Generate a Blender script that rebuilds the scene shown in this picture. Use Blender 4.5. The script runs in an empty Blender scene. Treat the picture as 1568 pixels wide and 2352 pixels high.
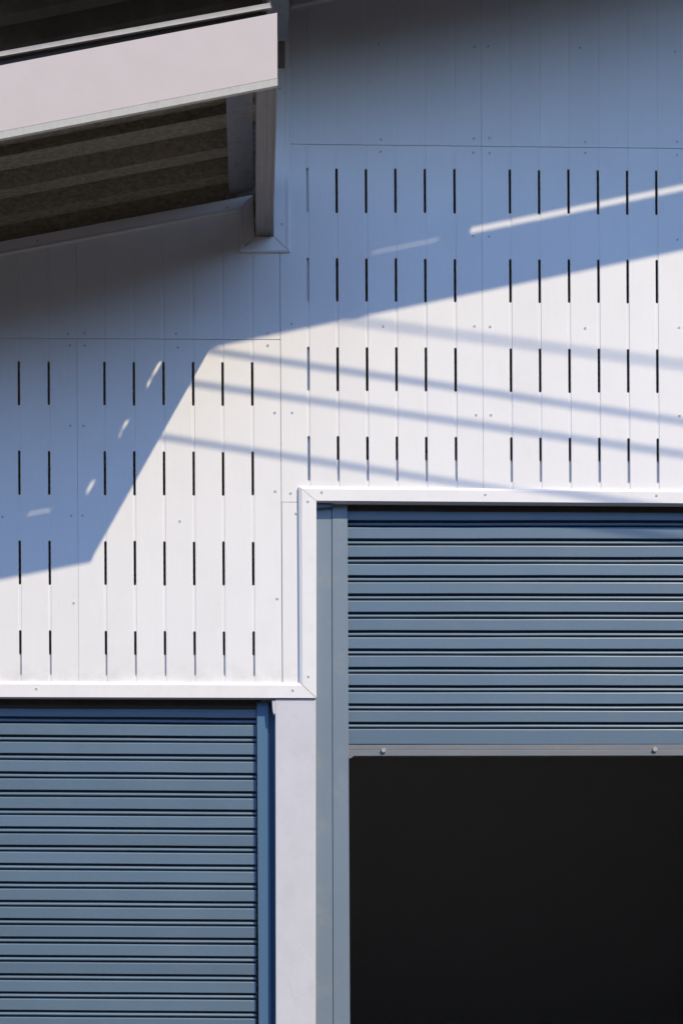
import bpy, bmesh, math, random
from mathutils import Vector

random.seed(7)
scn = bpy.context.scene
COL = scn.collection

# ---------------------------------------------------------------- units
# One unit U is 1.2 m / 466: the facade was measured off its 1.2 m sheets.
K = 1.2 / 466.0
PX, PY, D = 580.0, 2150.0, 3238.0      # foot of the camera's axis on the wall, and its distance, in U
CAM_Z = 1.55
GROUND_V = PY + CAM_Z / K

# ---------------------------------------------------------------- camera
cam = bpy.data.cameras.new('camera')
camo = bpy.data.objects.new('camera', cam)
COL.objects.link(camo)
camo.location = (0, -D * K, CAM_Z)
camo.rotation_euler = (math.radians(90), 0, 0)
cam.sensor_fit = 'VERTICAL'
cam.sensor_height = 36.0
cam.lens = 36.0 * D / 2352.0
cam.shift_y = (PY - 1176.0) / 2352.0     # shift lens: keeps the verticals upright
cam.shift_x = (784.0 - PX) / 2352.0
cam.clip_end = 2000
scn.camera = camo

# ---------------------------------------------------------------- light
SUN = Vector((0.562, -0.78, 1.0)).normalized()      # towards the sun
ELEV = math.asin(SUN.z)
AZ = math.atan2(SUN.x, SUN.y)
world = bpy.data.worlds.new('World')
scn.world = world
world.use_nodes = True
wn = world.node_tree
wn.nodes.clear()
wo = wn.nodes.new('ShaderNodeOutputWorld')
bg = wn.nodes.new('ShaderNodeBackground')
sky = wn.nodes.new('ShaderNodeTexSky')
sky.sky_type = 'NISHITA'
sky.sun_disc = False
sky.sun_elevation = ELEV
sky.sun_rotation = AZ
sky.air_density = 1.0
sky.dust_density = 0.0
sky.ozone_density = 6.0
bg.inputs['Strength'].default_value = 0.15
tint = wn.nodes.new('ShaderNodeMix')          # the photograph's white balance is set for the sun
tint.data_type = 'RGBA'
tint.blend_type = 'MULTIPLY'
tint.inputs[0].default_value = 1.0
tint.inputs[7].default_value = (1.26, 1.08, 1.0, 1)
wn.links.new(sky.outputs[0], tint.inputs[6])
wn.links.new(tint.outputs[2], bg.inputs[0])
wn.links.new(bg.outputs[0], wo.inputs[0])

sl = bpy.data.lights.new('sun', 'SUN')
sl.energy = 2.0
sl.angle = math.radians(0.53)
sl.color = (0.99, 0.815, 0.53)
so = bpy.data.objects.new('sun', sl)
so.rotation_euler = (-SUN).to_track_quat('-Z', 'Y').to_euler()
so.location = (6, -20, 20)
COL.objects.link(so)

scn.view_settings.view_transform = 'Standard'
scn.view_settings.look = 'None'
scn.view_settings.exposure = 1.25
scn.view_settings.gamma = 1.0
scn.view_settings.use_curve_mapping = False


# ---------------------------------------------------------------- helpers
def W(u, v, d=0.0):
    """facade coordinates (u right, v down, d into the building) to metres"""
    return Vector(((u - PX) * K, d * K, CAM_Z + (PY - v) * K))


def T(u, v, d):
    """true facade coordinates of a point sighted at u, v that lies d behind the wall"""
    f = 1.0 + d / D
    return (PX + (u - PX) * f, PY + (v - PY) * f)


LEAN = 0.0055


def L(u, v):
    """the cladding stands a third of a degree out of plumb"""
    return u + LEAN * (v - 1200.0)


def finish(name, bm, mat, parent=None, bevel=0.0, segs=2):
    bmesh.ops.recalc_face_normals(bm, faces=bm.faces)
    me = bpy.data.meshes.new(name)
    bm.to_mesh(me)
    bm.free()
    o = bpy.data.objects.new(name, me)
    COL.objects.link(o)
    if isinstance(mat, (list, tuple)):
        for m in mat:
            me.materials.append(m)
    else:
        me.materials.append(mat)
    if parent is not None:
        o.parent = parent
        o.matrix_parent_inverse = parent.matrix_world.inverted()
    if bevel > 0:
        b = o.modifiers.new('bevel', 'BEVEL')
        b.width = bevel
        b.segments = segs
        b.limit_method = 'ANGLE'
        b.angle_limit = math.radians(30)
    return o


def prism(bm, pts, d0, d1):
    """polygon on the facade extruded from depth d0 to d1"""
    a = [bm.verts.new(W(u, v, d0)) for u, v in pts]
    b = [bm.verts.new(W(u, v, d1)) for u, v in pts]
    n = len(pts)
    bm.faces.new(a)
    bm.faces.new(list(reversed(b)))
    for i in range(n):
        j = (i + 1) % n
        bm.faces.new((a[i], b[i], b[j], a[j]))


def box(bm, u0, u1, v0, v1, d0, d1):
    prism(bm, [(u0, v0), (u1, v0), (u1, v1), (u0, v1)], d0, d1)


def extrude_u(bm, prof, u0, u1, slope=0.0, ref=0.0):
    """closed profile of (v, d) points run along u, rising by slope"""
    def row(u):
        return [bm.verts.new(W(u, v + slope * (u - ref), d)) for v, d in prof]
    a, b = row(u0), row(u1)
    n = len(prof)
    bm.faces.new(a)
    bm.faces.new(list(reversed(b)))
    for i in range(n):
        j = (i + 1) % n
        bm.faces.new((a[i], a[j], b[j], b[i]))


def empty(name, loc, label, cat, group=None):
    o = bpy.data.objects.new(name, None)
    COL.objects.link(o)
    o.location = loc
    o.empty_display_size = 0.1
    o['label'] = label
    o['category'] = cat
    if group:
        o['group'] = group
    bpy.context.view_layer.update()
    return o


def as_thing(o):
    o['kind'] = 'thing'
    return o


def structure(o):
    o['kind'] = 'structure'
    return o


# ---------------------------------------------------------------- materials
def material(name, color, rough=0.6, metal=0.0, spec=0.5, var=0.06, vscale=(3, 3, 3), streak=0.0,
             dirt=None, dirt_amt=0.0, dirt_scale=2.0, bump=0.0, bscale=(120, 120, 120), bdist=0.002,
             objvar=0.0, rough_var=0.0, dust_z=None):
    m = bpy.data.materials.new(name)
    m.use_nodes = True
    nt = m.node_tree
    N, LK = nt.nodes, nt.links
    bs = N['Principled BSDF']
    bs.inputs['Roughness'].default_value = rough
    bs.inputs['Metallic'].default_value = metal
    bs.inputs['Specular IOR Level'].default_value = spec
    geo = N.new('ShaderNodeNewGeometry')

    def noise(scale_vec, sc=1.0, detail=4.0, rgh=0.55):
        mp = N.new('ShaderNodeMapping')
        mp.inputs['Scale'].default_value = scale_vec
        LK.new(geo.outputs['Position'], mp.inputs['Vector'])
        n = N.new('ShaderNodeTexNoise')
        n.inputs['Scale'].default_value = sc
        n.inputs['Detail'].default_value = detail
        n.inputs['Roughness'].default_value = rgh
        LK.new(mp.outputs[0], n.inputs['Vector'])
        return n.outputs['Fac']

    def mul(col_out, fac_out, lo, hi):
        mr = N.new('ShaderNodeMapRange')
        mr.inputs['From Min'].default_value = 0.25
        mr.inputs['From Max'].default_value = 0.75
        mr.inputs['To Min'].default_value = lo
        mr.inputs['To Max'].default_value = hi
        LK.new(fac_out, mr.inputs['Value'])
        mx = N.new('ShaderNodeMix')
        mx.data_type = 'RGBA'
        mx.blend_type = 'MULTIPLY'
        mx.inputs[0].default_value = 1.0
        LK.new(col_out, mx.inputs[6])
        LK.new(mr.outputs[0], mx.inputs[7])
        return mx.outputs[2]

    rgb = N.new('ShaderNodeRGB')
    rgb.outputs[0].default_value = (*color, 1)
    c = rgb.outputs[0]
    if var:
        c = mul(c, noise(vscale), 1 - var, 1 + var)
    if streak:
        c = mul(c, noise((190, 190, 5), 1.0, 3.0), 1 - streak, 1 + streak)
    if objvar:
        oi = N.new('ShaderNodeObjectInfo')
        mr = N.new('ShaderNodeMapRange')
        mr.inputs['To Min'].default_value = 1 - objvar
        mr.inputs['To Max'].default_value = 1 + objvar
        LK.new(oi.outputs['Random'], mr.inputs['Value'])
        mx = N.new('ShaderNodeMix')
        mx.data_type = 'RGBA'
        mx.blend_type = 'MULTIPLY'
        mx.inputs[0].default_value = 1.0
        LK.new(c, mx.inputs[6])
        LK.new(mr.outputs[0], mx.inputs[7])
        c = mx.outputs[2]
    if dirt:
        f = noise((dirt_scale,) * 3, 1.0, 8.0, 0.7)
        mr = N.new('ShaderNodeMapRange')
        mr.inputs['From Min'].default_value = 0.52
        mr.inputs['From Max'].default_value = 0.75
        mr.inputs['To Max'].default_value = dirt_amt
        LK.new(f, mr.inputs['Value'])
        mx = N.new('ShaderNodeMix')
        mx.data_type = 'RGBA'
        LK.new(mr.outputs[0], mx.inputs[0])
        LK.new(c, mx.inputs[6])
        mx.inputs[7].default_value = (*dirt, 1)
        c = mx.outputs[2]
    if dust_z is not None:
        sp = N.new('ShaderNodeSeparateXYZ')
        LK.new(geo.outputs['Position'], sp.inputs[0])
        mr = N.new('ShaderNodeMapRange')
        mr.interpolation_type = 'SMOOTHSTEP'
        mr.inputs['From Min'].default_value = dust_z + 0.16
        mr.inputs['From Max'].default_value = dust_z
        LK.new(sp.outputs['Z'], mr.inputs['Value'])
        lo_ = N.new('ShaderNodeMath'); lo_.operation = 'GREATER_THAN'; lo_.inputs[1].default_value = dust_z - 0.05
        LK.new(sp.outputs['Z'], lo_.inputs[0])
        nz = N.new('ShaderNodeMapRange')
        nz.inputs['From Min'].default_value = 0.42
        nz.inputs['From Max'].default_value = 0.72
        nz.inputs['To Max'].default_value = 0.55
        LK.new(noise((7, 7, 9), 1.0, 7.0, 0.65), nz.inputs['Value'])
        m1 = N.new('ShaderNodeMath'); m1.operation = 'MULTIPLY'
        m2 = N.new('ShaderNodeMath'); m2.operation = 'MULTIPLY'
        LK.new(mr.outputs[0], m1.inputs[0]); LK.new(nz.outputs[0], m1.inputs[1])
        LK.new(m1.outputs[0], m2.inputs[0]); LK.new(lo_.outputs[0], m2.inputs[1])
        mx = N.new('ShaderNodeMix')
        mx.data_type = 'RGBA'
        LK.new(m2.outputs[0], mx.inputs[0])
        LK.new(c, mx.inputs[6])
        mx.inputs[7].default_value = (0.50, 0.49, 0.48, 1)
        c = mx.outputs[2]
    LK.new(c, bs.inputs['Base Color'])
    if rough_var:
        mr = N.new('ShaderNodeMapRange')
        mr.inputs['To Min'].default_value = rough - rough_var
        mr.inputs['To Max'].default_value = rough + rough_var
        LK.new(noise((4, 4, 4)), mr.inputs['Value'])
        LK.new(mr.outputs[0], bs.inputs['Roughness'])
    if bump:
        b = N.new('ShaderNodeBump')
        b.inputs['Strength'].default_value = bump
        b.inputs['Distance'].default_value = bdist
        LK.new(noise(bscale, 1.0, 4.0), b.inputs['Height'])
        LK.new(b.outputs[0], bs.inputs['Normal'])
    return m


M_WALL = material('white_wall_paint', (0.755, 0.76, 0.795), 0.62, spec=0.35, var=0.025, vscale=(2.2, 2.2, 1.2),
                  streak=0.022, dirt=(0.55, 0.54, 0.53), dirt_amt=0.16, dirt_scale=3.0,
                  bump=0.25, bscale=(260, 260, 14), bdist=0.0006, objvar=0.014, dust_z=CAM_Z + (PY - 1568) * K)
M_TRIM = material('white_trim_paint', (0.765, 0.765, 0.80), 0.5, spec=0.4, var=0.03, streak=0.012,
                  dirt=(0.5, 0.49, 0.48), dirt_amt=0.2, dirt_scale=8.0, bump=0.15, bscale=(200, 200, 20), bdist=0.0006)
M_FASCIA = material('fascia_paint', (0.52, 0.46, 0.45), 0.75, spec=0.3, var=0.03, vscale=(6, 6, 6),
                    dirt=(0.55, 0.5, 0.5), dirt_amt=0.15, dirt_scale=9.0, bump=0.35, bscale=(150, 150, 150), bdist=0.001)
M_LIP = material('fascia_drip_edge', (0.56, 0.54, 0.49), 0.75, var=0.05, vscale=(40, 4, 4), streak=0.06,
                 dirt=(0.3, 0.29, 0.27), dirt_amt=0.3, dirt_scale=14.0)
M_CAP = material('cap_flashing_paint', (0.31, 0.295, 0.28), 0.75, var=0.10, vscale=(20, 20, 20),
                 dirt=(0.25, 0.22, 0.2), dirt_amt=0.6, dirt_scale=16.0, bump=0.4)
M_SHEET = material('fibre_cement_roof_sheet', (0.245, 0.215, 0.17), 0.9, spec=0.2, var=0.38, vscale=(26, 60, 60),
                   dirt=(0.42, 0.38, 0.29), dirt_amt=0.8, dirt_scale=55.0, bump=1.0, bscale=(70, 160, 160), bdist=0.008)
M_SHEET_SHADE = material('shade_toned_roof_sheet', (0.15, 0.13, 0.11), 0.9, spec=0.2, var=0.2, vscale=(9, 9, 9),  # same sheet as the lower roof, deep shade put into its colour
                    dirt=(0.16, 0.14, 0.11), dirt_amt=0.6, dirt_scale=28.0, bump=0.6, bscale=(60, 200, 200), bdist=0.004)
M_BEAM = material('weathered_steel', (0.27, 0.25, 0.25), 0.6, metal=0.0, spec=0.4, var=0.12, vscale=(90, 3, 3),
                  dirt=(0.22, 0.17, 0.14), dirt_amt=0.6, dirt_scale=12.0, bump=0.3, bscale=(260, 30, 260), bdist=0.001)
M_BOARD = material('grey_soffit_board', (0.29, 0.30, 0.33), 0.65, var=0.05, vscale=(12, 60, 12),
                   dirt=(0.08, 0.08, 0.08), dirt_amt=0.6, dirt_scale=18.0)
M_SLAT = material('blue_shutter_enamel', (0.110, 0.174, 0.250), 0.42, metal=0.06, spec=0.5, var=0.06, vscale=(1.6, 1.6, 1.2), streak=0.015,
                  dirt=(0.18, 0.20, 0.22), dirt_amt=0.28, dirt_scale=6.0, objvar=0.07, rough_var=0.06)
M_GUIDE = material('blue_guide_enamel', (0.172, 0.228, 0.295), 0.45, spec=0.4, var=0.05, vscale=(4, 4, 1.2),
                   dirt=(0.30, 0.31, 0.31), dirt_amt=0.4, dirt_scale=7.0, bump=0.1, bscale=(60, 60, 14))
M_GUIDE2 = material('teal_guide_enamel', (0.071, 0.155, 0.27), 0.45, spec=0.4, var=0.04, vscale=(4, 4, 1.2))
M_BAR = material('bottom_bar_enamel', (0.165, 0.185, 0.215), 0.5, var=0.08, vscale=(6, 6, 30),
                 dirt=(0.25, 0.22, 0.19), dirt_amt=0.35, dirt_scale=7.0, bump=0.15)
M_PILLAR = material('white_plaster', (0.56, 0.575, 0.645), 0.8, spec=0.25, var=0.035, vscale=(7, 7, 5),
                    dirt=(0.47, 0.48, 0.52), dirt_amt=0.45, dirt_scale=7.0, bump=0.4, bscale=(95, 95, 60), bdist=0.002)
M_SCREW = material('painted_screw', (0.62, 0.62, 0.66), 0.45, var=0.0)
M_HOLE = material('screw_recess', (0.06, 0.06, 0.07), 0.6, var=0.0)
M_BOLT = material('zinc_bolt', (0.40, 0.37, 0.34), 0.5, metal=0.3, var=0.1, vscale=(80, 80, 80))
M_DARK = material('dark_timber_strip', (0.06, 0.05, 0.045), 0.85, var=0.2, vscale=(20, 20, 20))
M_INT = material('interior_block', (0.59, 0.57, 0.55), 0.9, var=0.0)
M_GROUND = material('asphalt_yard', (0.048, 0.043, 0.037), 0.9, var=0.15, vscale=(0.8, 0.8, 0.8), bump=0.3)
M_RUB = material('black_cable_sheath', (0.03, 0.03, 0.03), 0.6, var=0.0)
M_BLOCKER = material('sky_blocker_wall', (0.06, 0.055, 0.05), 0.9, var=0.1)
M_BLOCKER_TOP = material('sky_blocker_top', (0.36, 0.35, 0.33), 0.85, var=0.1)

# ---------------------------------------------------------------- ground
bm = bmesh.new()
s = 600.0
vs = [bm.verts.new((x, y, 0)) for x, y in ((-s, -s), (s, -s), (s, s), (-s, s))]
bm.faces.new(vs)
structure(finish('ground', bm, M_GROUND))


# unseen blocks, added behind and beside the viewer to hide the low sky
def block(x0, x1, y0, y1, h, label):
    root = empty('sky_blocker', ((x0 + x1) / 2, (y0 + y1) / 2, 0), label, 'building')
    for name, o, z0, z1, m in (('wall', 0.0, 0.0, h, M_BLOCKER), ('roof', 0.3, h, h + 0.4, M_BLOCKER_TOP)):
        bm = bmesh.new()
        P = [(x0 - o, y0 - o), (x1 + o, y0 - o), (x1 + o, y1 + o), (x0 - o, y1 + o)]
        lo = [bm.verts.new((x, y, z0)) for x, y in P]
        hi = [bm.verts.new((x, y, z1)) for x, y in P]
        bm.faces.new(hi); bm.faces.new(list(reversed(lo)))
        for i in range(4):
            j = (i + 1) % 4
            bm.faces.new((lo[i], lo[j], hi[j], hi[i]))
        finish(name, bm, m, root)


block(-60, 60, -44, -24, 8.8, 'long plain dark grey block added across the yard to hide the low sky')
block(15, 40, -22, -4, 9.6, 'shorter dark grey block added along the right side to hide the low sky')

# ---------------------------------------------------------------- interior shell
def room():
    zt = 0.0
    uL, uR, dB = -2300.0, 3000.0, 3600.0
    bm = bmesh.new(); box(bm, uL - 40, uR + 40, -900, GROUND_V, dB, dB + 60)
    structure(finish('interior_back_wall', bm, M_INT))
    bm = bmesh.new(); box(bm, uL - 60, uL, 900, GROUND_V, 6, dB - 2)
    structure(finish('interior_side_wall', bm, M_INT))
    bm = bmesh.new(); box(bm, uR, uR + 60, -900, GROUND_V, 6, dB - 2)
    structure(finish('interior_side_wall', bm, M_INT))
    # the step between the two roofs
    bm = bmesh.new(); box(bm, 604, 612, -40, 440, 30, dB - 4)
    structure(finish('clerestory_side_wall', bm, M_INT))
    bm = bmesh.new()
    box(bm, uL, uR, GROUND_V - 4, GROUND_V - 1, 60, dB - 2)
    structure(finish('interior_floor', bm, M_INT))
    # cladding of the same building beyond the frame, left and right of what is seen
    bm = bmesh.new(); box(bm, uL - 60, -62, 600, GROUND_V, 0.5, 5)
    structure(finish('outer_wall', bm, M_WALL))
    bm = bmesh.new(); prism(bm, [(2150, -320), (3060, -505), (6100, 110), (6100, GROUND_V), (2150, GROUND_V)], 0.5, 5)
    structure(finish('outer_wall', bm, M_WALL))


room()

# ---------------------------------------------------------------- clad wall
wall = empty('clad_wall', W(620, GROUND_V, 0),
             'white grooved board wall with rows of vertical slots above two blue roller doors', 'wall')

HG = 3.3      # half width of a groove
RS = 2.8      # half width of a slot


def line(a, b):
    return lambda u: a[1] + (b[1] - a[1]) * (u - a[0]) / (b[0] - a[0])


def screw_mesh():
    bm = bmesh.new()
    n = 10
    r, h = 3.4 * K, 1.1 * K
    ring = lambda rad, y: [bm.verts.new((rad * math.cos(2 * math.pi * i / n), y, rad * math.sin(2 * math.pi * i / n))) for i in range(n)]
    a, b, c = ring(r, 0), ring(r * 0.82, -h), ring(r * 0.34, -h)
    e = ring(r * 0.30, -h * 0.35)
    for p, q, mi in ((a, b, 0), (b, c, 0), (c, e, 1)):
        for i in range(n):
            f = bm.faces.new((p[i], p[(i + 1) % n], q[(i + 1) % n], q[i]))
            f.material_index = mi
    f = bm.faces.new(e); f.material_index = 1
    bmesh.ops.recalc_face_normals(bm, faces=bm.faces)
    me = bpy.data.meshes.new('screw')
    bm.to_mesh(me); bm.free()
    me.materials.append(M_SCREW); me.materials.append(M_HOLE)
    return me


SCREW = screw_mesh()


def screw(parent, u, v, d=0.0, sc=1.0):
    o = bpy.data.objects.new('screw', SCREW)
    COL.objects.link(o)
    o.parent = parent
    o.matrix_parent_inverse = parent.matrix_world.inverted()
    o.location = W(u, v, d - 0.02)
    o.rotation_euler = (0, random.uniform(0, 6), 0)
    o.scale = (sc, sc, sc)
    return o


PANELS = []


def panel(u0, u1, grooves, vt, vb, slots=(), slot_slope=0.0, slot_ref=0.0, tops=None):
    """one sheet with its slots cut through; the raised faces between the grooves are planks"""
    gap = 0.24
    edges = [u0 + gap]
    for g in grooves:
        edges += [g - HG, g + HG]
    edges.append(u1 - gap)
    bm = bmesh.new()
    cache = {}

    def V(u, v):
        k = (round(u, 3), round(v, 3))
        if k not in cache:
            cache[k] = bm.verts.new(W(L(u, v), v, 0.95))
        return cache[k]

    def face(pts):
        bm.faces.new([V(u, v) for u, v in pts])

    def top(a, b):
        """the upper edge from a to b, with its break if there is one"""
        if tops and a < tops[0] < b:
            return [(a, vt(a)), (tops[0], vt(tops[0] - 0.01)), (tops[0] + 0.01, vt(tops[0] + 0.01)), (b, vt(b))]
        return [(a, vt(a)), (b, vt(b))]

    chains = []
    for g in grooves:
        sl = [(a + slot_slope * (g - slot_ref) + random.uniform(-0.8, 0.8), b + slot_slope * (g - slot_ref) + random.uniform(-0.8, 0.8)) for a, b in slots]
        lo, hi = g - HG, g + HG
        side = [None]
        prev = None
        for a, b in sl + [(None, None)]:
            pts = []
            if prev is None:
                pts += [(lo, vt(lo)), (hi, vt(hi))]
            else:
                pts += [(lo, prev - RS), (g - RS, prev - RS)]
                pts += [(g - RS * math.cos(math.pi * k / 6), prev - RS + RS * math.sin(math.pi * k / 6)) for k in range(1, 6)]
                pts += [(g + RS, prev - RS), (hi, prev - RS)]
            if a is None:
                pts += [(hi, vb(hi)), (lo, vb(lo))]
            else:
                pts += [(hi, a + RS), (g + RS, a + RS)]
                pts += [(g + RS * math.cos(math.pi * k / 6), a + RS - RS * math.sin(math.pi * k / 6)) for k in range(1, 6)]
                pts += [(g - RS, a + RS), (lo, a + RS)]
                face([(lo, a + RS), (g - RS, a + RS), (g - RS, b - RS), (lo, b - RS)])
                face([(g + RS, a + RS), (hi, a + RS), (hi, b - RS), (g + RS, b - RS)])
                side += [a + RS, b - RS]
            face(pts)
            prev = b
        chains.append(side[1:])
    for i in range(len(edges) // 2):
        a, b = edges[2 * i], edges[2 * i + 1]
        left = chains[i - 1] if i > 0 else []
        right = chains[i] if i < len(grooves) else []
        face(top(a, b) + [(b, v) for v in right] + [(b, vb(b)), (a, vb(a))] + [(a, v) for v in reversed(left)])
    bmesh.ops.recalc_face_normals(bm, faces=bm.faces)
    ext_ = bmesh.ops.extrude_face_region(bm, geom=bm.faces[:])
    bmesh.ops.translate(bm, vec=(0, 3.05 * K, 0), verts=[e for e in ext_['geom'] if isinstance(e, bmesh.types.BMVert)])
    p = finish('panel', bm, M_WALL, wall)
    for i in range(len(edges) // 2):
        a, b = edges[2 * i], edges[2 * i + 1]
        bm = bmesh.new()
        dz = random.uniform(-0.12, 0.12)
        prism(bm, [(L(u, v), v) for u, v in top(a, b) + [(b, vb(b)), (a, vb(a))]], dz, 0.92)
        finish('plank', bm, M_WALL, p, bevel=0.0009, segs=1)
    PANELS.append((p, u0, u1, vt, vb))
    return p


seamL = line((0, 776.5), (643, 780))
seamR = line((643, 330.5), (1568, 341))
rakeL = line((0, 573), (565, 470))
rakeR = line((667, 10), (1568, -172))
headL = line((0, 1590), (690, 1592))
headR = line((690, 1140), (1568, 1146))
up1 = lambda f, g: (lambda u: f(u) - g)
GL = [45.5, 114]
GM = [242, 309.5, 377.5, 445.5, 513, 581]
GR = [710, 777, 844.5, 912, 979.5, 1047.5]
GS = [1174.5, 1241.5, 1309, 1376.5, 1443.5, 1510.5]
GE = [1637, 1704, 1772, 1839, 1906, 1974]

rowsL = [(828.5, 930), (1034.5, 1136), (1241, 1343), (1447.5, 1551)]
rowsR = [(385, 488), (591, 692), (796, 898), (1001, 1104)]
SSL, SSR = 0.0044, 0.0062

# left bay
panel(-60, 179.5, [-22] + GL, rakeL, up1(seamL, 0.5))
topM = lambda u: rakeL(u) if u < 560 else 563.0
pA = panel(179.5, 646, GM, topM, up1(seamL, 0.5), tops=[560])
panel(-60, 179.5, [-22] + GL, up1(seamL, -0.6), headL, rowsL, SSL, 45)
panel(179.5, 646, GM, up1(seamL, -0.6), headL, rowsL, SSL, 45)
# right bay
panel(660, 1110, GR, lambda u: max(rakeR(u), -200), up1(seamR, 0.5))
panel(646.5, 1110, GR, up1(seamR, -0.6), lambda u: 1153.0 if u < 707.5 else headR(u), rowsR, SSR, 709)
panel(1110, 1574, GS, rakeR, up1(seamR, 0.5))
panel(1110, 1574, GS, up1(seamR, -0.6), headR, rowsR, SSR, 709)
panel(1574, 2150, GE, rakeR, up1(seamR, 0.5))
panel(1574, 2150, GE, up1(seamR, -0.6), headR, rowsR, SSR, 709)
# plain filler strip beside the tall door's trim
panel(647, 700, [], lambda u: 1153.8, lambda u: 1592)

# white backing that closes the first column of slots, and the header beams behind the lowest row
for a, b in rowsR:
    bm = bmesh.new()
    box(bm, L(701, a), L(719, a), a - 10, b + 10, 8.5, 11)
    finish('slot_backing', bm, M_WALL, wall)
bm = bmesh.new()
prism(bm, [(-60, 1501), (640, 1504), (640, 1597), (-60, 1595)], 6.4, 26)
finish('header_beam', bm, M_WALL, wall)
bm = bmesh.new()
prism(bm, [(720, 1053.5), (2150, 1062), (2150, 1157), (720, 1149)], 6.4, 26)
finish('header_beam', bm, M_WALL, wall)

# patch plate near the top of the corner trim
bm = bmesh.new()
prism(bm, [(667, 163), (727, 164.5), (727, 178), (667, 176.5)], -0.6, 0.3)
finish('patch_plate', bm, M_WALL, wall, bevel=0.0004, segs=1)


def trim(o0, o1, i0, i1, prof, name='trim_board', parent=wall, mat=M_TRIM, bevel=0.0012):
    """mitred board between an outer and an inner edge; prof = (fraction from outer to inner, depth)"""
    bm = bmesh.new()
    def pt(o, i, t):
        return (o[0] + (i[0] - o[0]) * t, o[1] + (i[1] - o[1]) * t)
    A = [bm.verts.new(W(*pt(o0, i0, t), d)) for t, d in prof]
    B = [bm.verts.new(W(*pt(o1, i1, t), d)) for t, d in prof]
    n = len(prof)
    bm.faces.new(A); bm.faces.new(list(reversed(B)))
    for k in range(n):
        m = (k + 1) % n
        bm.faces.new((A[k], A[m], B[m], B[k]))
    return finish(name, bm, mat, parent, bevel=bevel, segs=1)


DOORPROF = [(0.0, -0.2), (0.0, -5.5), (0.19, -9.0), (1.0, -9.0), (1.0, 17), (0.93, 17), (0.9, -0.2)]
g = 0.25
trim((2150, 1132), (685, 1119.5), (2150, 1163), (726, 1153), DOORPROF)
tv = trim((685, 1120.2), (687.5, 1568.6), (726, 1153.7), (726, 1604.4), DOORPROF)
tl = trim((687, 1569.3), (-60, 1566), (725.3, 1605), (-60, 1602.5), DOORPROF)

ROOFPROF = [(0.0, -0.2), (0.0, -5.0), (0.10, -7.0), (0.22, -6.2), (0.26, -4.8), (1.0, -4.8), (1.0, 8), (0.92, 8), (0.9, -0.2)]
ta = trim((-60, 600.8), (547.4, 488.2), (-60, 569), (580, 450), ROOFPROF)
trim((548, 489), (549.6, 580.5), (581, 451), (584.5, 545), ROOFPROF)
trim((550.3, 581), (665.5, 581), (585, 545.6), (627.5, 545.6), ROOFPROF)
td = trim((666.3, 580.5), (665.5, 160), (628.2, 545), (629, 160), [(0.0, -0.2), (0.0, -5.0), (0.10, -7.0), (0.22, -6.2), (0.26, -4.8), (1.0, -4.8), (1.0, 3.8), (0.92, 3.8), (0.9, -0.2)])
trim((665.5, 159.5), (667, -160), (656, 159.5), (658, -160), [(0, -0.2), (0, -5), (0.4, -7), (1, -6.2), (1, 6), (0.5, -0.2)])
trim((668, 21), (2150, -278), (668, -12), (2150, -312), ROOFPROF)


def z(r, x, y):
    ox, oy, sc = {1: (0, 0, 1.836), 3: (853, 0, 1.836), 4: (0, 600, 1.836), 5: (853, 600, 1.836), 6: (0, 1240, 1.836)}[r]
    return ((ox + x / sc) * 0.91857, (oy + y / sc) * 0.91857)


S_WALL = [z(3, *p) for p in ((171, 200), (611, 215), (673, 213), (1095, 219), (1530, 237), (182, 640), (607, 637), (679, 634),
          (1118, 652), (1539, 651), (180, 696), (604, 700), (679, 703), (1118, 702), (1539, 713), (604, 1083), (677, 1086), (1541, 1100))]
S_WALL += [z(5, *p) for p in ((193, 396), (611, 395), (683, 397), (1119, 404), (1549, 402), (619, 803), (687, 803), (1551, 807))]
S_WALL += [z(4, *p) for p in ((314, 431), (390, 426), (322, 484), (390, 485), (810, 429), (818, 493), (1228, 428), (1230, 483),
           (1339, 385), (1262, 792), (1342, 792), (324, 853), (384, 853), (1264, 1153), (1335, 1162))]
S_WALL += [z(6, *p) for p in ((13, 96), (328, 91), (380, 90), (827, 115), (1359, 80), (340, 491), (1273, 471))]
for u, v in S_WALL:
    best = wall
    for p, a, b, vt, vb in PANELS:
        if a - 2 <= u <= b + 2 and vt(u) - 3 <= v <= vb(u) + 3:
            best = p
            break
    screw(best, u, v, -0.1)
for u, v in [z(5, 658, 1174), z(5, 1441, 1178), z(4, 1476, 1163), z(4, 1413, 1206), z(6, 1415, 832), z(6, 171, 888), z(6, 1344, 895)]:
    screw(wall, u, v, -9.0)
for u, v in [z(1, 174, 1112), z(1, 1044, 957), z(1, 1285, 413), z(1, 1294, 1034)]:
    screw(wall, u, v, -4.8)

# ---------------------------------------------------------------- roofs
as_thing(wall)
PITCH = 108.0
FD = -583.0       # depth of the fascia's face


def sheet_profile(d_out, d_in, low, high, web=7.0, th=2.2):
    """trapezoid corrugation across the depth: low pans, raised valleys"""
    vals = [(-552, 24), (-437, 17), (-340, 25)]
    c = -231.0
    while c < d_in + PITCH:
        vals.append((c - 4, 25)); c += PITCH
    d = [(-900.0, low)]
    for c, h in vals:
        out, rise = (web, 0.0) if c < -300 else (20.0, 13.0)      # the outer webs further in are splayed
        d += [(c - h - 2.5, low), (c - h, high - rise), (c + h, high - rise), (c + h + out, low)]
    d.append((d_in + 900.0, low))
    def at(x):
        for (a, p), (b, q) in zip(d, d[1:]):
            if a <= x <= b:
                return p + (q - p) * (x - a) / (b - a)
    pts = [(d_out, at(d_out))] + [q for q in d if d_out < q[0] < d_in] + [(d_in, at(d_in))]
    under = [(v, x) for x, v in pts]
    over = [(v - th, x) for x, v in reversed(pts)]
    return under + over


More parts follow.
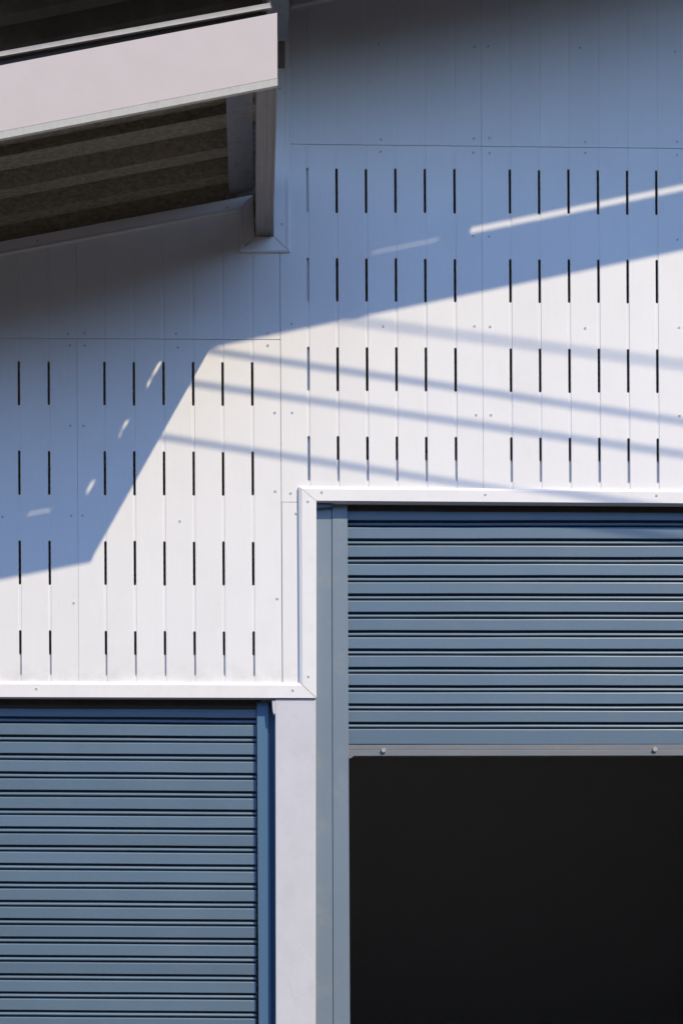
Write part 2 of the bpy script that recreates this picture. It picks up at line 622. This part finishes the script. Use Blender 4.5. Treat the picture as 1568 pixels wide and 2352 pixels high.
# --- low roof (left)
SL = -0.1915
lowroof = empty('roof_overhang', W(300, 480, -300),
                'lower sloping roof overhang at the left with broad sunlit white fascia and dark ribbed underside', 'roof')
as_thing(lowroof)
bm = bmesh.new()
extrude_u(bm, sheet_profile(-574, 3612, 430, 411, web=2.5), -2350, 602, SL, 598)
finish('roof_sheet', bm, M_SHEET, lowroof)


def fascia(parent, tl_, tr_, br_, bl_, lip, mats):
    bm = bmesh.new()
    prism(bm, [tl_, tr_, br_, bl_], FD, FD + 3)
    f = finish('fascia_board', bm, mats[0], parent, bevel=0.002, segs=1)
    # drip edge below the board, slanting back
    bm = bmesh.new()
    prof = [(0.3, 0.0), (lip, 2.2), (lip, 9.5), (0.3, 9.5)]
    A = [bm.verts.new(W(bl_[0], bl_[1] + a, FD - 0.4 + b)) for a, b in prof]
    B = [bm.verts.new(W(br_[0] + 0.6, br_[1] + a, FD - 0.4 + b)) for a, b in prof]
    bm.faces.new(A); bm.faces.new(list(reversed(B)))
    for k in range(4):
        m = (k + 1) % 4
        bm.faces.new((A[k], A[m], B[m], B[k]))
    finish('drip_edge', bm, mats[1], parent)
    return f


def TF(u, v):
    return T(u, v, FD)


def ext(p, q, du):
    """extend the line q->p to the left by du"""
    sl_ = (p[1] - q[1]) / (p[0] - q[0])
    return (p[0] - du, p[1] - sl_ * du)


tl_, tr_ = TF(0, 150), TF(636.5, 28.5)
bl_, br_ = TF(0, 303), TF(637, 180)
tl_, bl_ = ext(tl_, tr_, 1700), ext(bl_, br_, 1700)
fascia(lowroof, tl_, tr_, br_, bl_, 12.2, (M_FASCIA, M_LIP))
# capping along the verge
ct0, ct1 = TF(0, 118.5), TF(620, 6)
cb0, cb1 = TF(0, 131), TF(625, 18.5)
ct0, cb0 = ext(ct0, ct1, 1700), ext(cb0, cb1, 1700)
bm = bmesh.new()
A = [bm.verts.new(W(*ct0, FD + 10)), bm.verts.new(W(*cb0, FD - 2)), bm.verts.new(W(cb0[0], cb0[1] - 2.0, FD + 7)), bm.verts.new(W(ct0[0], ct0[1] - 2, FD + 8.5)), bm.verts.new(W(ct0[0], ct0[1] - 6, FD + 8.5))]
B = [bm.verts.new(W(*ct1, FD + 10)), bm.verts.new(W(*cb1, FD - 2)), bm.verts.new(W(cb1[0], cb1[1] - 2.0, FD + 7)), bm.verts.new(W(ct1[0], ct1[1] - 2, FD + 8.5)), bm.verts.new(W(ct1[0], ct1[1] - 6, FD + 8.5))]
bm.faces.new(A); bm.faces.new(list(reversed(B)))
for k in range(5):
    m = (k + 1) % 5
    bm.faces.new((A[k], A[m], B[m], B[k]))
finish('cap_flashing', bm, M_CAP, lowroof, bevel=0.001, segs=1)


def closure(parent, u0, u1, topf, botf):
    bm = bmesh.new()
    prism(bm, [(u0, topf(u0)), (u1, topf(u1)), (u1, botf(u1)), (u0, botf(u0))], FD + 9, FD + 10)
    finish('closure_strip', bm, M_DARK, parent)


fl_top = line(tl_, tr_)
cl_top = line(cb0, cb1)
closure(lowroof, -2300, 478, lambda u: cl_top(u) - 1, lambda u: fl_top(u) + 11)
closure(lowroof, 535, 606, lambda u: cl_top(u) - 1, lambda u: fl_top(u) + 11)
closure(lowroof, 478, 535, lambda u: cl_top(u) - 1, lambda u: fl_top(u) + 4.9)


def beam(name, parent, u0, u1, v0, v1, d0, d1, mat):
    w = u1 - u0
    bm = bmesh.new()
    pts = [(u0, v0), (u1, v0), (u1, v1 - 1), (u1 - 1, v1), (u1 - 0.12 * w, v1), (u1 - 0.14 * w, v1 - 1.6), (u0 + 0.62 * w, v1 - 1.6),
           (u0 + 0.60 * w, v1 - 0.6), (u0 + 0.56 * w, v1 - 0.6), (u0 + 0.54 * w, v1 - 1.6), (u0 + 0.30 * w, v1 - 1.6), (u0 + 0.28 * w, v1), (u0 + 1, v1), (u0, v1 - 1)]
    prism(bm, pts, d0, d1)
    return finish(name, bm, mat, parent, bevel=0.001, segs=1)


beam('edge_beam', lowroof, 586.5, 627, 450, 545, FD + 8, 30, M_BEAM)
bm = bmesh.new()
prism(bm, [(526, 445.9), (580, 435.6), (580, 433.7), (526, 444.0)], FD + 9, 3)
finish('soffit_board', bm, M_BOARD, lowroof)

# --- high roof (right), also reaches left over the low one
highroof = empty('roof_overhang', W(1100, 0, -300),
                 'upper sloping roof overhang along the top edge, dark underside seen above the lower roof', 'roof')
SH = -0.2035
as_thing(highroof)
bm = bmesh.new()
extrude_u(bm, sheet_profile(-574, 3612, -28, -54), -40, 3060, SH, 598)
finish('roof_sheet', bm, M_SHEET_SHADE, highroof)
hb = line((899, 55), (1987, -170))
ht = line((1494, -208), (1987, -308))
hm = lambda u: hb(u) - 12.0
ta_, tb_ = (-60, ht(-60)), (3060, ht(3060))
fascia(highroof, ta_, tb_, (3060, hm(3060)), (-60, hm(-60)), 12.0, (M_FASCIA, M_LIP))
bm = bmesh.new()
prism(bm, [(-70, ht(-70) - 36), (3070, ht(3070) - 36), (3070, ht(3070) - 16.5), (-70, ht(-70) - 16.5)], FD - 2, FD + 8)
finish('cap_flashing', bm, M_CAP, highroof)
closure(highroof, -60, 1268, lambda u: ht(u) - 20, lambda u: ht(u) + 11)
closure(highroof, 1268, 1419, lambda u: ht(u) - 20, lambda u: ht(u) + 5.9)
closure(highroof, 1419, 1493, lambda u: ht(u) - 20, lambda u: ht(u) + 11)
# the far slope of the same roof, beyond the ridge to the right of the frame
RU = 3060
bm = bmesh.new()
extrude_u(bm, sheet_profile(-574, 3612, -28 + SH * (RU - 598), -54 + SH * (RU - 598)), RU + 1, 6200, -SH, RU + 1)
finish('roof_sheet', bm, M_SHEET_SHADE, highroof)
fascia(highroof, (RU + 1, ht(RU)), (6200, ht(RU) + 0.2035 * 3140), (6200, hm(RU) + 0.2035 * 3140), (RU + 1, hm(RU)), 12.0, (M_FASCIA, M_LIP))
beam('edge_beam', highroof, 612, 657.5, 0, 150, FD + 8, -85, M_BOARD)
# sheathing that carries on behind the beam into the building
bm = bmesh.new()
box(bm, 612, 657, 2, 90, -83, 30)
finish('packing_block', bm, M_BOARD, highroof)
bm = bmesh.new()
box(bm, 613, 656.5, 90.5, 156, 2, 6)
finish('end_plate', bm, M_BEAM, highroof)

# ---------------------------------------------------------------- pillar
pillar = empty('pillar', W(679, GROUND_V, 17), 'white plastered pillar between the closed and the half open roller door', 'pillar')
as_thing(pillar)
bm = bmesh.new()
prism(bm, [(632, 1606.5), (725, 1606.5), (724.5, GROUND_V), (634, GROUND_V)], -4.5, 40)
finish('shaft', bm, M_PILLAR, pillar, bevel=0.004, segs=2)
bm = bmesh.new()
prism(bm, [(624.5, 1609), (634, 1608), (634, 1640), (629, 1642), (626.5, 1636), (625, 1624)], -3.5, 18)
finish('plaster_lump', bm, M_PILLAR, pillar, bevel=0.004, segs=2)

bm = bmesh.new()
pts = []
for k in range(22):
    t = 2 * math.pi * k / 22
    r = 1 + 0.16 * math.sin(3 * t + 1) + 0.08 * math.sin(7 * t)
    pts.append((min(691 + 27 * r * math.cos(t), 721), 2236 + 58 * r * math.sin(t)))
prism(bm, pts, -4.75, -3)
finish('plaster_patch', bm, M_PILLAR, pillar, bevel=0.0004, segs=1)

# ---------------------------------------------------------------- roller shutters
SP = 42.15


def slat_profile(flat=26.0, bead=True):
    B = 14.0
    p = [(0, B), (0, 1.6), (0.7, 0.6), (2.6, 0), (flat - 0.7, 0), (flat, 0.7), (flat, B)]
    if bead:
        p += [(flat + 4.6, B), (flat + 5.0, 5.6), (flat + 7.0, 3.2), (flat + 9.4, 2.0), (flat + 11.2, 2.6), (flat + 12.0, 4.4), (flat + 12.2, B), (SP, B)]
        p += [(SP, B + 1.4), (0, B + 1.4)]
    else:
        p += [(flat + 2.5, B), (flat + 2.5, B + 1.4), (0, B + 1.4)]
    return p


def extrude_wavy(bm, prof, u0, u1, slope, ref, amp):
    """as extrude_u, with the slight bow and ripple of rolled sheet metal"""
    n = 14
    ph, fq = random.uniform(0, 6), random.uniform(1.2, 3.4)
    rows = []
    for k in range(n + 1):
        u = u0 + (u1 - u0) * k / n
        w = amp * (math.sin(ph + fq * 6.28 * k / n) + 0.5 * math.sin(2.3 * ph + 2.7 * fq * 6.28 * k / n))
        rows.append([bm.verts.new(W(u, v + slope * (u - ref) + 0.25 * w, d + w)) for v, d in prof])
    m = len(prof)
    bm.faces.new(rows[0]); bm.faces.new(list(reversed(rows[-1])))
    for a, b in zip(rows, rows[1:]):
        for i in range(m):
            j = (i + 1) % m
            bm.faces.new((a[i], a[j], b[j], b[i]))


def slats(parent, u0, u1, first_v, n, d, slope, uref, last=None):
    """slats whose flat starts at first_v (sighted)"""
    f = 1 + d / D
    for i in range(n + (1 if last else 0)):
        v = PY + (first_v + i * SP - PY) * f + random.uniform(-0.18, 0.18)
        p = slat_profile() if i < n else slat_profile(last, False)
        prof = [(v + a * f, d + b) for a, b in p]
        bm = bmesh.new()
        extrude_wavy(bm, prof, u0, u1, slope, uref, 0.5)
        finish('slat', bm, M_SLAT, parent)


# closed shutter, left
sh1 = empty('roller_shutter', W(250, GROUND_V, 30), 'closed blue roller shutter of the lower left doorway, running down out of frame', 'roller door')
DL = 33.0
slats(sh1, -420, 588.5, 1665.0 - SP, 26, DL, 0.0065, 588)
bm = bmesh.new()
u0 = T(589.8, 0, 21)[0]
prism(bm, [(u0, 1608), (617, 1608), (617, 1682), (619.5, 1682), (619.5 + 5, GROUND_V - 2), (u0 + 6.5, GROUND_V - 2)], 20.5, 29)
rail1 = finish('guide_rail', bm, M_GUIDE2, sh1, bevel=0.0015, segs=1)
bm = bmesh.new()
prism(bm, [(610, 1608), (640, 1608), (640, GROUND_V - 2), (615, GROUND_V - 2)], 38, 42)
finish('rail_web', bm, M_GUIDE2, sh1)
bm = bmesh.new()
prism(bm, [(-420, 1597), (600, 1600), (600, 1622), (-420, 1619)], 27, 32)
finish('hood', bm, M_DARK, sh1)

# half open shutter, right
sh2 = empty('roller_shutter', W(1200, GROUND_V, 30), 'half raised blue roller shutter over the dark open doorway at the right', 'roller door')
DR = 29.0
slats(sh2, 788, 2100, 1210.6 - SP, 12, DR, 0.0006, 800, last=35.0)
f = 1 + DR / D
vb0 = PY + (1711 - PY) * f
vb1 = PY + (1736.5 - PY) * f
bm = bmesh.new()
prof = [(vb0, DR + 6), (vb0, DR - 0.5), (vb0 + 0.8, DR - 1.2), (vb0 + 11, DR - 1.2), (vb0 + 12, DR - 0.6), (vb0 + 13, DR - 1.2), (vb1 - 0.6, DR - 1.2), (vb1, DR - 0.6), (vb1, DR + 9), (vb1 - 2, DR + 9), (vb1 - 2, DR + 6)]
extrude_u(bm, prof, 790, 2100, -0.0012, 800)
bar = finish('bottom_bar', bm, M_BAR, sh2)


def hex_mesh():
    bm = bmesh.new()
    r, h = 6.0 * K, 5.0 * K
    n = 6
    R = lambda rad, y, ph=0.2: [bm.verts.new((rad * math.cos(2 * math.pi * i / n + ph), y, rad * math.sin(2 * math.pi * i / n + ph))) for i in range(n)]
    a, b, c = R(r, 0), R(r, -h * 0.8), R(r * 0.82, -h)
    for p, q in ((a, b), (b, c)):
        for i in range(n):
            bm.faces.new((p[i], p[(i + 1) % n], q[(i + 1) % n], q[i]))
    bm.faces.new(c); bm.faces.new(list(reversed(a)))
    bmesh.ops.recalc_face_normals(bm, faces=bm.faces)
    me = bpy.data.meshes.new('bolt')
    bm.to_mesh(me); bm.free()
    me.materials.append(M_BOLT)
    return me


HEX = hex_mesh()
for bu, bv in ((880, 1724), (1502, 1722)):
    o = bpy.data.objects.new('bolt', HEX)
    COL.objects.link(o)
    o.parent = bar
    tu, tv_ = T(bu, bv, DR - 1)
    o.location = W(tu, tv_, DR - 1.15)
# bent tab at the end of the bar
bm = bmesh.new()
tu, tv_ = T(803, 1736, DR - 2)
prism(bm, [(tu - 2, tv_ - 1), (tu + 8, tv_ - 1), (tu + 7, tv_ + 3), (tu + 4, tv_ + 3.4), (tu + 3, tv_ + 5), (tu - 2, tv_ + 6)], DR - 1.5, DR + 3)
finish('end_tab', bm, M_BAR, bar)


def rail(ua, ub, d0, d1, vtop, ua2, ub2, mat=M_GUIDE):
    """ua..ub sighted at v=1200, ua2..ub2 sighted at v=2352"""
    f = 1 + d0 / D
    def at(p, q, v):
        u = p + (q - p) * (v - 1200) / 1152.0
        return T(u, 0, d0)[0]
    vt = PY + (vtop - PY) * f
    bm = bmesh.new()
    prism(bm, [(at(ua, ua2, vt), vt), (at(ub, ub2, vt), vt), (at(ub, ub2, GROUND_V), GROUND_V - 1), (at(ua, ua2, GROUND_V), GROUND_V - 1)], d0, d1)
    return finish('guide_rail', bm, mat, sh2, bevel=0.002, segs=2)


rail(718, 761.2, 18, 40, 1166, 718, 764.2)
rail(762.6, 798, 17, 40, 1150, 765.4, 803.5)
bm = bmesh.new()
box(bm, 727, 800, 1150, 1760, 32, 40)
finish('rail_web', bm, M_DARK, sh2)
# chipped blue packing strip on top of the outer rail
bm = bmesh.new()
prism(bm, [(727, 1155), (764, 1156), (763, 1162), (745, 1163), (727, 1164.5)], 6, 30)
finish('packing_strip', bm, M_GUIDE2, sh2, bevel=0.002, segs=1)
bm = bmesh.new()
prism(bm, [(766, 1152), (2100, 1158), (2100, 1172), (766, 1165)], 27.5, 28.5)
finish('hood', bm, M_DARK, sh2)

# ---------------------------------------------------------------- overhead cables (seen by their shadows)
VS = SUN / (-SUN.y)        # per unit depth towards the sun


def cable(p, q, yd, dia, label):
    """a cable whose shadow runs through p and q on the wall; level, yd away from the wall at p"""
    m = (q[1] - p[1]) / (q[0] - p[0])
    kx, kz = VS.x, VS.z
    a = m / (kz - m * kx) if True else 0      # depth gained per u so that the cable hangs level
    P = Vector((p[0] + kx * yd, p[1] - kz * yd))
    pts = []
    n = 60
    for i in range(n + 1):
        du = -3600 + 8400 * i / n
        depth = yd + a * du
        sag = 0.0
        pts.append(W(P.x + du, P.y - sag, -depth))
    cu = bpy.data.curves.new('overhead_cable', 'CURVE')
    cu.dimensions = '3D'
    cu.bevel_depth = dia * K / 2
    cu.bevel_resolution = 3
    sp = cu.splines.new('POLY')
    sp.points.add(len(pts) - 1)
    for k, c in enumerate(pts):
        sp.points[k].co = (*c, 1)
    tmp = bpy.data.objects.new('tmp', cu)
    COL.objects.link(tmp)
    dg = bpy.context.evaluated_depsgraph_get()
    me = bpy.data.meshes.new_from_object(tmp.evaluated_get(dg))
    me.name = 'overhead_cable'
    bpy.data.objects.remove(tmp)
    me.materials.clear(); me.materials.append(M_RUB)
    o = bpy.data.objects.new('overhead_cable', me)
    COL.objects.link(o)
    o['label'] = label
    o['category'] = 'cable'
    o['group'] = 'cables strung in front of the wall'
    return o


cable((480, 805), (1568, 945), 770, 7.6, 'upper of the three dark cables whose crisp shadows slant across the white wall')
cable((440, 880), (1568, 1021), 790, 7.6, 'middle of the three dark cables whose crisp shadows slant across the white wall')
cable((375, 1004), (1180, 1111), 800, 7.6, 'lowest dark cable whose shadow meets the tall door trim')
cable((800, 736), (1568, 825), 1180, 7.2, 'far dark cable casting the topmost and faintest shadow on the white wall')
